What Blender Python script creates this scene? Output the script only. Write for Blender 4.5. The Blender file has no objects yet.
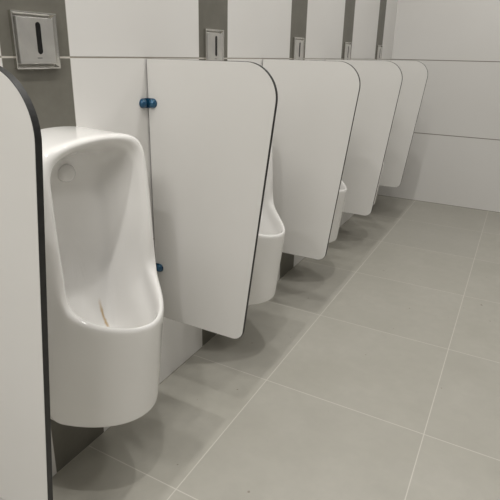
import bpy, bmesh, math
from mathutils import Vector, Matrix
S = bpy.context.scene
COL = S.collection

# ------------------------------------------------------------------ helpers
def link_mesh(name, me, mat=None, parent=None):
    o = bpy.data.objects.new(name, me)
    COL.objects.link(o)
    if mat: me.materials.append(mat)
    if parent: o.parent = parent
    return o

def from_bm(name, bm, mats, parent=None, smooth=False):
    me = bpy.data.meshes.new(name)
    bmesh.ops.recalc_face_normals(bm, faces=bm.faces[:])
    bm.to_mesh(me); bm.free()
    o = bpy.data.objects.new(name, me)
    COL.objects.link(o)
    for m in (mats if isinstance(mats, (list, tuple)) else [mats]): me.materials.append(m)
    if smooth:
        for f in me.polygons: f.use_smooth = True
    if parent: o.parent = parent
    return o

def box_bm(x0, x1, y0, y1, z0, z1, bevel=0, seg=2):
    bm = bmesh.new()
    bmesh.ops.create_cube(bm, size=1)
    for v in bm.verts:
        v.co = Vector(((x0+x1)/2+v.co.x*(x1-x0), (y0+y1)/2+v.co.y*(y1-y0), (z0+z1)/2+v.co.z*(z1-z0)))
    if bevel:
        bmesh.ops.bevel(bm, geom=bm.edges[:], offset=bevel, segments=seg, affect='EDGES', profile=.5)
    return bm

def empty(name, loc):
    o = bpy.data.objects.new(name, None)
    o.empty_display_size = .1
    o.location = loc
    COL.objects.link(o)
    return o

def tag(o, label, cat, group=None):
    o['label'] = label; o['category'] = cat
    if group: o['group'] = group
    return o

# ------------------------------------------------------------------ materials
def new_mat(name):
    m = bpy.data.materials.new(name); m.use_nodes = True
    nt = m.node_tree
    return m, nt, nt.nodes['Principled BSDF']

def noisy(name, c0, c1, rough, scale=6, bump=0, spec=.5, metal=0, coat=0, rvar=0, detail=4):
    m, nt, b = new_mat(name)
    tc = nt.nodes.new('ShaderNodeTexCoord')
    n = nt.nodes.new('ShaderNodeTexNoise'); n.inputs['Scale'].default_value = scale; n.inputs['Detail'].default_value = detail
    nt.links.new(tc.outputs['Object'], n.inputs['Vector'])
    r = nt.nodes.new('ShaderNodeMapRange'); r.inputs[1].default_value = .35; r.inputs[2].default_value = .65
    nt.links.new(n.outputs['Fac'], r.inputs[0])
    mx = nt.nodes.new('ShaderNodeMix'); mx.data_type = 'RGBA'
    mx.inputs[6].default_value = (*c0, 1); mx.inputs[7].default_value = (*c1, 1)
    nt.links.new(r.outputs[0], mx.inputs[0]); nt.links.new(mx.outputs[2], b.inputs['Base Color'])
    b.inputs['Roughness'].default_value = rough
    b.inputs['Specular IOR Level'].default_value = spec
    b.inputs['Metallic'].default_value = metal
    b.inputs['Coat Weight'].default_value = coat
    b.inputs['Coat Roughness'].default_value = .05
    if bump:
        bp = nt.nodes.new('ShaderNodeBump'); bp.inputs['Strength'].default_value = bump; bp.inputs['Distance'].default_value = .002
        nt.links.new(n.outputs['Fac'], bp.inputs['Height']); nt.links.new(bp.outputs[0], b.inputs['Normal'])
    return m

class G:
    """tiny math-node builder"""
    def __init__(s, nt): s.nt = nt
    def m(s, op, a, b=None, c=None):
        n = s.nt.nodes.new('ShaderNodeMath'); n.operation = op
        for i, v in enumerate((a, b, c)):
            if v is None: continue
            if isinstance(v, (int, float)): n.inputs[i].default_value = v
            else: s.nt.links.new(v, n.inputs[i])
        return n.outputs[0]
    def pos(s):
        g = s.nt.nodes.new('ShaderNodeTexCoord')
        x = s.nt.nodes.new('ShaderNodeSeparateXYZ'); s.nt.links.new(g.outputs['Object'], x.inputs[0])
        s.vec = g.outputs['Object']
        return x.outputs
    def joint(s, v, off, period, half, soft=.0006):
        # 1 on the joint, 0 on the tile
        d = s.m('SUBTRACT', v, off); d = s.m('DIVIDE', d, period); d = s.m('ADD', d, .5)
        fr = s.m('FRACT', d); fr = s.m('SUBTRACT', fr, .5); fr = s.m('ABSOLUTE', fr); fr = s.m('MULTIPLY', fr, period)
        r = s.nt.nodes.new('ShaderNodeMapRange'); r.inputs[1].default_value = half-soft; r.inputs[2].default_value = half+soft
        r.inputs[3].default_value = 1; r.inputs[4].default_value = 0
        s.nt.links.new(fr, r.inputs[0]); return r.outputs[0]
    def mix(s, f, a, b):
        n = s.nt.nodes.new('ShaderNodeMix'); n.data_type = 'RGBA'
        for i, v in ((0, f), (6, a), (7, b)):
            if isinstance(v, tuple): n.inputs[i].default_value = (*v, 1)
            elif isinstance(v, (int, float)): n.inputs[i].default_value = v
            else: s.nt.links.new(v, n.inputs[i])
        return n.outputs[2]
    def noise(s, scale, detail=4, vec=None, lo=.35, hi=.65, rough=.5):
        n = s.nt.nodes.new('ShaderNodeTexNoise'); n.inputs['Scale'].default_value = scale; n.inputs['Detail'].default_value = detail
        n.inputs['Roughness'].default_value = rough
        s.nt.links.new(vec or s.vec, n.inputs['Vector'])
        r = s.nt.nodes.new('ShaderNodeMapRange'); r.inputs[1].default_value = lo; r.inputs[2].default_value = hi
        s.nt.links.new(n.outputs['Fac'], r.inputs[0]); return r.outputs[0]

PITCH = .8            # bay width: a 600 mm white tile and a 200 mm stone strip
STRIP0 = .78          # first strip starts here
Y0 = .4814            # first partition
UY = .88              # first urinal / strip centre
YB = 4.5306           # back wall
WHITE = (.70, .69, .67)
WHITE2 = (.68, .668, .645)

def floor_material():
    m, nt, b = new_mat('floor_tiles'); g = G(nt); p = g.pos()
    jx = g.joint(p[0], .348, .6, .0015); jy = g.joint(p[1], .9111, .6, .0015)
    j = g.m('MAXIMUM', jx, jy)
    # one tone per tile
    ix = g.m('FLOOR', g.m('DIVIDE', g.m('SUBTRACT', p[0], .348), .6)); iy = g.m('FLOOR', g.m('DIVIDE', g.m('SUBTRACT', p[1], .9111), .6))
    cb = nt.nodes.new('ShaderNodeCombineXYZ'); nt.links.new(ix, cb.inputs[0]); nt.links.new(iy, cb.inputs[1])
    wn = nt.nodes.new('ShaderNodeTexWhiteNoise'); nt.links.new(cb.outputs[0], wn.inputs['Vector'])
    va = nt.nodes.new('ShaderNodeVectorMath'); va.operation = 'MULTIPLY_ADD'
    nt.links.new(wn.outputs['Color'], va.inputs[0]); va.inputs[1].default_value = (7, 7, 7); nt.links.new(g.vec, va.inputs[2])
    n1 = g.noise(3.2, 6, va.outputs[0], .3, .7, .6); n2 = g.noise(26, 3, va.outputs[0], .3, .7)
    c = g.mix(n1, (.372, .360, .312), (.432, .418, .370))
    c = g.mix(g.m('MULTIPLY', n2, .25), c, (.33, .315, .285))
    tone = g.m('MULTIPLY', wn.outputs['Value'], .22)
    c = g.mix(tone, c, (.36, .35, .325))
    # a few specks of dirt
    sp = g.noise(38, 1, None, .79, .80)
    c = g.mix(g.m('MULTIPLY', sp, .6), c, (.16, .13, .10))
    c = g.mix(g.m('MULTIPLY', j, .72), c, (.62, .60, .55))
    nt.links.new(c, b.inputs['Base Color'])
    r = g.m('MULTIPLY_ADD', n1, .1, .42); nt.links.new(r, b.inputs['Roughness'])
    b.inputs['Specular IOR Level'].default_value = .4
    return m

def side_wall_material():
    m, nt, b = new_mat('side_wall_tiles'); g = G(nt); p = g.pos()
    fr = g.m('FRACT', g.m('DIVIDE', g.m('ADD', g.m('SUBTRACT', p[1], STRIP0), 8.0), PITCH))   # 0..1 in a bay
    strip = g.m('LESS_THAN', fr, .2/PITCH)
    last = g.m('GREATER_THAN', p[1], YB-.36); strip = g.m('MULTIPLY', strip, g.m('SUBTRACT', 1, last))
    jz = g.joint(p[2], 0, .6, .0022)
    j1 = g.joint(p[1], STRIP0, PITCH, .0009); j2 = g.joint(p[1], STRIP0+.2, PITCH, .0009)
    jv = g.m('MULTIPLY', g.m('MAXIMUM', j1, j2), .45)
    n0 = g.noise(1.7, 2); n1 = g.noise(9, 8, None, .3, .7, .7); n2 = g.noise(60, 3, None, .3, .7)
    white = g.mix(n0, WHITE, WHITE2)
    stone = g.mix(n1, (.115, .110, .090), (.155, .148, .124)); stone = g.mix(g.m('MULTIPLY', n2, .3), stone, (.12, .113, .095))
    white = g.mix(jz, white, (.27, .245, .205)); stone = g.mix(jz, stone, (.52, .49, .44))
    c = g.mix(strip, white, stone)
    c = g.mix(jv, c, (.42, .39, .34))
    nt.links.new(c, b.inputs['Base Color'])
    r = g.m('MULTIPLY_ADD', strip, .2, .3); nt.links.new(r, b.inputs['Roughness'])
    bp = nt.nodes.new('ShaderNodeBump'); bp.inputs['Distance'].default_value = .001; bp.inputs['Strength'].default_value = .6
    nt.links.new(g.m('SUBTRACT', 1, g.m('MAXIMUM', jz, jv)), bp.inputs['Height']); nt.links.new(bp.outputs[0], b.inputs['Normal'])
    return m

def back_wall_material():
    m, nt, b = new_mat('back_wall_tiles'); g = G(nt); p = g.pos()
    jz = g.joint(p[2], 0, .6, .0032); jx = g.joint(p[0], 1.15, 1.2, .0016)
    j = g.m('MAXIMUM', jz, jx)
    n0 = g.noise(1.3, 2)
    c = g.mix(n0, WHITE, WHITE2); c = g.mix(j, c, (.20, .18, .15))
    nt.links.new(c, b.inputs['Base Color']); b.inputs['Roughness'].default_value = .3
    return m

M = {}
M['floor'] = floor_material()
M['side'] = side_wall_material()
M['back'] = back_wall_material()
M['paint'] = noisy('wall_paint', (.42, .415, .41), (.39, .385, .38), .7, 2)
M['ceiling'] = noisy('ceiling_paint', (.38, .38, .375), (.35, .35, .345), .8, 2)
M['laminate'] = noisy('white_laminate', (.70, .69, .668), (.68, .67, .645), .38, 2.5, spec=.35)
M['core'] = noisy('black_core', (.012, .012, .012), (.02, .02, .02), .5, 40)
M['ceramic'] = noisy('glazed_ceramic', (.83, .82, .80), (.81, .80, .78), .09, 3, spec=.5, coat=.3)
M['steel'] = noisy('brushed_steel', (.62, .61, .58), (.56, .55, .53), .36, 30, metal=.75)
M['chrome'] = noisy('chrome', (.72, .71, .68), (.66, .65, .62), .10, 10, metal=1)
M['glass_black'] = noisy('sensor_window', (.006, .006, .006), (.01, .01, .01), .15, 10)
M['print'] = noisy('dark_print', (.16, .16, .15), (.13, .13, .12), .5, 10)
M['blue'] = noisy('blue_film_metal', (.008, .065, .14), (.014, .10, .19), .18, 60, metal=.3, coat=.5)
M['plastic'] = noisy('white_plastic', (.74, .73, .70), (.70, .69, .66), .3, 10)

def stained_ceramic():
    m, nt, b = new_mat('glazed_ceramic_stained'); g = G(nt); p = g.pos()
    base = g.mix(g.noise(3, 3), (.83, .82, .80), (.81, .80, .78))
    # rust-yellow trickle running down the bowl: a line in the urinal's own y/z frame
    z0, z1, y0, y1 = STAIN
    t = g.m('DIVIDE', g.m('SUBTRACT', p[2], z0), z1-z0)
    yc = g.m('MULTIPLY_ADD', t, y1-y0, y0)
    d = g.m('ABSOLUTE', g.m('SUBTRACT', p[1], yc))
    d = g.m('ADD', d, g.m('MULTIPLY', g.noise(70, 3), .003))
    def band(v, lo, hi, a, bb):
        r = nt.nodes.new('ShaderNodeMapRange'); r.inputs[1].default_value = lo; r.inputs[2].default_value = hi
        r.inputs[3].default_value = a; r.inputs[4].default_value = bb; nt.links.new(v, r.inputs[0]); return r.outputs[0]
    k = g.m('MULTIPLY', band(d, .0025, .0075, 1, 0), g.m('MULTIPLY', band(t, -.08, .12, 0, 1), band(t, .55, 1.0, 1, 0)))
    k = g.m('MULTIPLY', k, g.m('LESS_THAN', p[0], STAINX))
    c = g.mix(g.m('MULTIPLY', k, .8), base, (.50, .33, .13))
    nt.links.new(c, b.inputs['Base Color'])
    b.inputs['Roughness'].default_value = .09; b.inputs['Coat Weight'].default_value = .3; b.inputs['Coat Roughness'].default_value = .05
    return m
STAIN = (.452, .540, .041, .050)      # z low, z high, y at low, y at high (in the bowl only)
STAINX = .2
M['stained'] = stained_ceramic()

# ------------------------------------------------------------------ room shell
XR, YF, ZC = 3.3, -3.0, 3.0
def slab(name, x0, x1, y0, y1, z0, z1, mat):
    o = from_bm(name, box_bm(x0, x1, y0, y1, z0, z1), mat); o['kind'] = 'structure'; return o
slab('floor', -.1, XR+.1, YF-.1, YB+.1, -.1, 0, M['floor'])
slab('ceiling', -.1, XR+.1, YF-.1, YB+.1, ZC, ZC+.1, M['ceiling'])
slab('wall_left', -.1, 0, YF-.1, YB+.1, 0, ZC, M['side'])
slab('wall_back', 0, XR, YB, YB+.1, 0, ZC, M['back'])
slab('wall_right', XR, XR+.1, YF-.1, YB+.1, 0, ZC, M['paint'])
slab('wall_front', 0, XR, YF-.1, YF, 0, ZC, M['paint'])

# ------------------------------------------------------------------ partition
WT, WB, ZB, ZT, TH = .461, .357, .3026, 1.1977, .0125
def outline():
    """panel outline in (x, z): straight wall edge, sloping front edge, rounded front corners"""
    def arc(c, a, b, r, n=14):          # fillet of the corner c between directions to a and b
        c = Vector(c); u = (Vector(a)-c).normalized(); v = (Vector(b)-c).normalized()
        ang = u.angle(v); d = r/math.tan(ang/2); p0 = c+u*d; p1 = c+v*d
        o = c+(u+v).normalized()*(r/math.sin(ang/2)); pts = []
        a0 = math.atan2(p0.y-o.y, p0.x-o.x); a1 = math.atan2(p1.y-o.y, p1.x-o.x)
        da = (a1-a0+math.pi) % (2*math.pi)-math.pi
        for i in range(n+1):
            t = a0+da*i/n; pts.append((o.x+r*math.cos(t), o.y+r*math.sin(t)))
        return pts
    A, B, C_, D = (.004, ZB), (WB, ZB), (WT+.0035, ZT), (.004, ZT)
    return [A]+arc(B, A, C_, .042)+arc(C_, B, D, .098, 20)+[D]

def make_partition():
    root = empty('urinal_screen', (0, Y0, 0))
    pts = outline(); n = len(pts)
    # white laminate faces, a hair proud of the core on both sides
    bm = bmesh.new()
    cx = sum(p[0] for p in pts)/n; cz = sum(p[1] for p in pts)/n
    def inset(p, d):
        i = pts.index(p); a = Vector(pts[i-1]); b = Vector(pts[(i+1) % n]); t = (b-a).normalized()
        nn = Vector((-t.y, t.x)); return (p[0]+nn.x*d, p[1]+nn.y*d)
    ins = [inset(p, .0012) for p in pts]
    for y0, y1 in ((0, .0012), (TH-.0012, TH)):
        f0 = [bm.verts.new((x, y0, z)) for x, z in ins]; f1 = [bm.verts.new((x, y1, z)) for x, z in ins]
        bm.faces.new(f0); bm.faces.new(f1)
        for i in range(n): bm.faces.new((f0[i], f0[(i+1) % n], f1[(i+1) % n], f1[i]))
    from_bm('panel', bm, M['laminate'], root)
    # black compact-laminate core that shows as the dark edge
    bm = bmesh.new()
    f0 = [bm.verts.new((x, .0006, z)) for x, z in pts]; f1 = [bm.verts.new((x, TH-.0006, z)) for x, z in pts]
    bm.faces.new(f0); bm.faces.new(f1)
    for i in range(n): bm.faces.new((f0[i], f0[(i+1) % n], f1[(i+1) % n], f1[i]))
    o = from_bm('edge', bm, M['core'], root); o['label'] = 'thin black core edge'
    # two angle brackets with domed caps
    for z in (1.064, .497):
        bm = bmesh.new()
        def tab(fn):                       # rounded tab: straight at the corner, semicircular outside
            r = .0150; pts = [(0, -r), (.024, -r)]+[(.024+r*math.sin(math.pi*i/12), -r*math.cos(math.pi*i/12)) for i in range(1, 12)]+[(.024, r), (0, r)]
            f0 = [bm.verts.new(fn(a, b, 0)) for a, b in pts]; f1 = [bm.verts.new(fn(a, b, .0024)) for a, b in pts]
            bm.faces.new(f0); bm.faces.new(f1)
            for i in range(len(pts)): j = (i+1) % len(pts); bm.faces.new((f0[i], f0[j], f1[j], f1[i]))
        tab(lambda a, b, t: (-.0003+t, -a-.0002, z+b)); tab(lambda a, b, t: (.0002+a, -.0002-t, z+b))
        br = from_bm('bracket', bm, M['blue'], root); br['label'] = 'blue angle bracket'
        for which in (0, 1):
            bm = bmesh.new()
            bmesh.ops.create_uvsphere(bm, u_segments=20, v_segments=12, radius=1)
            for v in bm.verts:
                a, b_, c = v.co
                if which == 0: v.co = Vector((.002+max(0, c)*.014+min(0, c)*.001, -.024+a*.0145, z+b_*.0145))
                else: v.co = Vector((.024+a*.0145, -.0025-max(0, c)*.014-min(0, c)*.001, z+b_*.0145))
            c_ = from_bm('screw_cap', bm, M['blue'], br, True)
    return root

# ------------------------------------------------------------------ urinal
def make_urinal():
    root = empty('urinal', (0, UY+.015, 0))
    st = []
    low = [(0, .320, .546), (22.5, .293, .550), (45, .241, .571), (67.5, .192, .603), (84, .182, .640)]
    inn_low = [
      [(.303,0,.541),(.291,0,.502),(.264,0,.468),(.182,0,.380),(.088,0,.445),(.045,0,.60)],
      [(.277,.058,.545),(.264,.055,.508),(.237,.045,.478),(.178,.032,.385),(.085,.019,.45),(.045,.012,.60)],
      [(.224,.105,.564),(.212,.101,.530),(.188,.084,.508),(.150,.060,.403),(.080,.035,.465),(.044,.022,.62)],
      [(.179,.135,.597),(.168,.130,.567),(.142,.101,.545),(.112,.078,.447),(.068,.052,.50),(.042,.032,.65)],
      [(.163,.144,.638),(.147,.139,.612),(.100,.110,.595),(.077,.090,.525),(.054,.074,.575),(.040,.040,.69)]]
    for (ph, lx, lz), inn in zip(low, inn_low):
        s, c = math.sin(math.radians(ph)), math.cos(math.radians(ph))
        hb, hl = .170, .178
        Bq = (-.0005, hb*s, .255); U = (.5*(.012+.262*c), hb*s*.97, .255)
        M1 = (.012+.262*c, hb*s*.985, .2555); M2 = (.014+.268*c, hb*s, .259); M3 = (.015+.270*c, hb*s, .268)
        L = (lx, hl*s, lz)
        F1 = tuple(M3[i]*.6+L[i]*.4 for i in range(3)); F2 = tuple(M3[i]*.08+L[i]*.92 for i in range(3))
        R = ((L[0]*2+inn[0][0])/3, (L[1]*2+inn[0][1])/3, max(L[2], inn[0][2])+.007)
        R2 = ((L[0]+inn[0][0]*2)/3, (L[1]+inn[0][1]*2)/3, max(L[2], inn[0][2])+.006)
        st.append([Bq, U, M1, M2, M3, F1, F2, L, R, R2]+inn)
    up = [  # y, z, x of the outer front edge
      (.182, .70, .179), (.181, .80, .173), (.180, .90, .168), (.180, .953, .163),
      (.169, .992, .158), (.130, 1.011, .159), (.066, 1.020, .162), (0, 1.024, .164)]
    inn_up = [
      [(.161,.146,.70),(.145,.142,.69),(.110,.138,.675),(.060,.118,.665),(.046,.096,.67),(.037,.044,.71)],
      [(.160,.151,.80),(.142,.149,.795),(.107,.141,.785),(.058,.124,.778),(.043,.104,.768),(.036,.048,.755)],
      [(.157,.149,.895),(.140,.147,.889),(.104,.144,.880),(.055,.130,.872),(.041,.110,.845),(.035,.045,.79)],
      [(.152,.147,.937),(.137,.143,.930),(.101,.143,.924),(.053,.131,.914),(.040,.108,.878),(.035,.036,.805)],
      [(.149,.134,.966),(.134,.131,.959),(.097,.133,.952),(.051,.121,.937),(.039,.092,.895),(.035,.026,.812)],
      [(.151,.102,.987),(.136,.100,.979),(.099,.102,.969),(.050,.092,.950),(.038,.066,.905),(.035,.018,.818)],
      [(.155,.058,.999),(.139,.056,.989),(.101,.054,.974),(.050,.048,.955),(.038,.035,.910),(.035,.010,.822)],
      [(.156,0,1.002),(.140,0,.992),(.102,0,.976),(.050,0,.957),(.038,0,.912),(.035,0,.824)]]
    for (y, z, x), inn in zip(up, inn_up):
        top = max(0, (z-.95)/.07)
        Bz = z + .006*top
        f = lambda t, dz=0: (-.0005+(x-.0105)*t, y, Bz+(z-Bz)*t+dz)
        I = inn[0]
        L = (x-.008, y, z)
        R = (x, y+(I[1]-y)*.33, z+(I[2]-z)*.33)
        R2 = (x-.001, y+(I[1]-y)*.7, z+(I[2]-z)*.7)
        st.append([f(0), f(.12), f(.25), f(.38), f(.52), f(.68), f(.85), L, R, R2]+inn)
    full = st+[[(p[0], -p[1], p[2]) for p in s_] for s_ in st[-2:0:-1]]
    bm = bmesh.new(); nS = len(full); nL = len(full[0])
    vv = [[bm.verts.new(p) for p in s_] for s_ in full]
    for i in range(nS):
        a, b_ = vv[i], vv[(i+1) % nS]
        for k in range(nL-1): bm.faces.new((a[k], a[k+1], b_[k+1], b_[k]))
    c = bm.verts.new((.035, 0, .735))
    for i in range(nS): bm.faces.new((vv[i][-1], c, vv[(i+1) % nS][-1]))
    me = bpy.data.meshes.new('urinal_body')
    bmesh.ops.recalc_face_normals(bm, faces=bm.faces[:]); bm.to_mesh(me); bm.free()
    body = link_mesh('body', me, M['ceramic'], root)
    for f in me.polygons: f.use_smooth = True
    md = body.modifiers.new('s', 'SUBSURF'); md.levels = 3; md.render_levels = 3
    # water spreader under the hood
    prof = [(0, .034), (.010, .034), (.018, .031), (.0225, .024), (.0235, .015), (.0235, -.004)]
    bm = bmesh.new(); n = 28; rows = []
    for r, h in prof[1:]:
        rows.append([bm.verts.new((.030+h, -.006+r*math.cos(2*math.pi*i/n), (.917)+r*math.sin(2*math.pi*i/n))) for i in range(n)])
    for a, b_ in zip(rows, rows[1:]):
        for i in range(n): bm.faces.new((a[i], a[(i+1) % n], b_[(i+1) % n], b_[i]))
    bm.faces.new(rows[0]); bm.faces.new(rows[-1])
    from_bm('water_spreader', bm, M['ceramic'], root, True)
    return root

# ------------------------------------------------------------------ flush sensor plate
def pill(bm, x0, x1, cy, cz, w, h, n=10):
    r = w/2; pts = []
    for i in range(n+1):
        a = math.pi*i/n; pts.append((cy+r*math.cos(a), cz+h/2-r+r*math.sin(a)))
    for i in range(n+1):
        a = math.pi+math.pi*i/n; pts.append((cy+r*math.cos(a), cz-h/2+r+r*math.sin(a)))
    f0 = [bm.verts.new((x0, y, z)) for y, z in pts]; f1 = [bm.verts.new((x1, y, z)) for y, z in pts]
    bm.faces.new(f0); bm.faces.new(f1); k = len(pts)
    for i in range(k): bm.faces.new((f0[i], f0[(i+1) % k], f1[(i+1) % k], f1[i]))

def make_plate():
    root = empty('flush_sensor_plate', (0, UY-.006, 1.237))
    h = .0635
    bm = bmesh.new()   # chrome tray frame: outer rim, raised bevel, recessed inside
    loops = [(h, .0002), (h, .010), (h-.001, .011), (h-.003, .011), (h-.0095, .004), (h-.010, .002)]
    rows = []
    for r, x in loops: rows.append([bm.verts.new((x, sy*r, sz*r)) for sy, sz in ((-1,-1),(1,-1),(1,1),(-1,1))])
    for a, b_ in zip(rows, rows[1:]):
        for i in range(4): bm.faces.new((a[i], a[(i+1) % 4], b_[(i+1) % 4], b_[i]))
    bm.faces.new(rows[0]); bm.faces.new(rows[-1])
    fr = from_bm('frame', bm, M['chrome'], root); fr['label'] = 'shiny chrome frame'
    cv = from_bm('cover', box_bm(.0015, .0105, -.0515, .0515, -.0515, .0515, .001, 2), M['steel'], root)
    cv['label'] = 'satin steel cover'
    bm = bmesh.new(); pill(bm, .0095, .0109, .006, .006, .0145, .072)
    w = from_bm('sensor_window', bm, M['glass_black'], root); w['label'] = 'black slot shaped sensor window'
    bm = bmesh.new()
    for k in range(4):
        b2 = box_bm(.0103, .0107, -.004+k*.0036, -.004+k*.0036+.0024, -.0405, -.0375)
        me = bpy.data.meshes.new('t'); b2.to_mesh(me); b2.free(); bm.from_mesh(me); bpy.data.meshes.remove(me)
    from_bm('logo_print', bm, M['print'], root)
    return root

# ------------------------------------------------------------------ copies
def copy_tree(o, parent=None):
    c = o.copy(); COL.objects.link(c); c.parent = parent
    for ch in [x for x in bpy.data.objects if x.parent == o and x != c]:
        copy_tree(ch, c)
    return c
def row(proto, labels, cat, group):
    base = proto.location.copy()
    out = [proto]
    for k in range(1, len(labels)): out.append(copy_tree(proto))
    for k, (o, l) in enumerate(zip(out, labels)):
        o.location = base+Vector((0, PITCH*k, 0)); tag(o, l, cat, group)
    return out

row(make_partition(), [
  'white partition panel with black edge in the left foreground, cropped by the photo edge',
  'white partition panel beside the nearest urinal, its blue bracket caps showing at the wall',
  'white partition panel just behind the second urinal, third panel from the viewer',
  'white partition panel just behind the third urinal, fourth panel from the viewer',
  'farthest white partition panel, the last one before the back wall'], 'divider', 'white partitions between the urinals')
us = row(make_urinal(), [
  'nearest white wall hung urinal, its whole open bowl showing a yellow stain',
  'second white urinal, front half showing between the bracketed panel and the next panel',
  'third white urinal, only the corner of its rim and front showing',
  'fourth white urinal, a narrow sliver showing behind the fourth panel',
  'farthest white urinal, a speck of rim showing past the last panel'], 'urinal', 'white urinals along the tiled wall')
for ch in bpy.data.objects:
    if ch.parent == us[0] and ch.name.startswith('body'):
        ch.material_slots[0].link = 'OBJECT'; ch.material_slots[0].material = M['stained']
row(make_plate(), [
  'nearest steel flush sensor plate, fully visible on the grey strip above the first urinal',
  'second steel flush sensor plate from the viewer, its slot cut off by the panel top',
  'third steel flush sensor plate from the viewer, on the third grey strip',
  'fourth steel flush sensor plate from the viewer, on the fourth grey strip',
  'farthest steel flush sensor plate, on the last grey strip by the corner'], 'flush plate', 'steel flush sensor plates on the grey strips')

# ------------------------------------------------------------------ light: downlights over the bays and over the room, plus one added fill
def lamp(x, y, size, power, col=(1, .975, .935)):
    l = bpy.data.lights.new('downlight_or_fill', 'AREA'); l.shape = 'DISK'; l.size = size; l.energy = power; l.color = col
    o = bpy.data.objects.new('downlight_or_fill', l); o.location = (x, y, ZC-.01); COL.objects.link(o); return o
for y, p in ((-.53, 14), (.6, 12), (1.16, 4), (1.75, 13), (2.9, 10), (3.85, 6)): lamp(.66, y, .08, p)
lamp(1.3, -1.6, 1.2, 66)  # wide soft fill added behind the camera to brighten the faces towards it
for y, p in ((1.7, 12), (3.2, 8.5)): lamp(1.9, y, .3, p)
w = bpy.data.worlds.new('w'); S.world = w; w.use_nodes = True
w.node_tree.nodes['Background'].inputs[0].default_value = (.9, .9, .9, 1)
w.node_tree.nodes['Background'].inputs[1].default_value = .1

# ------------------------------------------------------------------ camera
cd = bpy.data.cameras.new('camera'); co = bpy.data.objects.new('camera', cd); COL.objects.link(co); S.camera = co
cx, cz, yaw, pitch, roll, f, px, py = 1.0539, 1.2168, -.4889, -.3297, .0210, 498.39, 247.9, 224.79
fw = Vector((math.sin(yaw)*math.cos(pitch), math.cos(yaw)*math.cos(pitch), math.sin(pitch)))
r = fw.cross(Vector((0, 0, 1))).normalized(); u = r.cross(fw)
r2 = r*math.cos(roll)+u*math.sin(roll); u2 = -r*math.sin(roll)+u*math.cos(roll)
m = Matrix((r2, u2, -fw)).transposed().to_4x4(); m.translation = Vector((cx, 0, cz))
co.matrix_world = m
cd.sensor_width = 36; cd.lens = f/500*36; cd.shift_x = (250-px)/500; cd.shift_y = (py-250)/500
cd.clip_start = .02

S.view_settings.view_transform = 'Standard'; S.view_settings.look = 'None'
S.view_settings.exposure = -.12; S.view_settings.gamma = 1; S.view_settings.use_curve_mapping = False
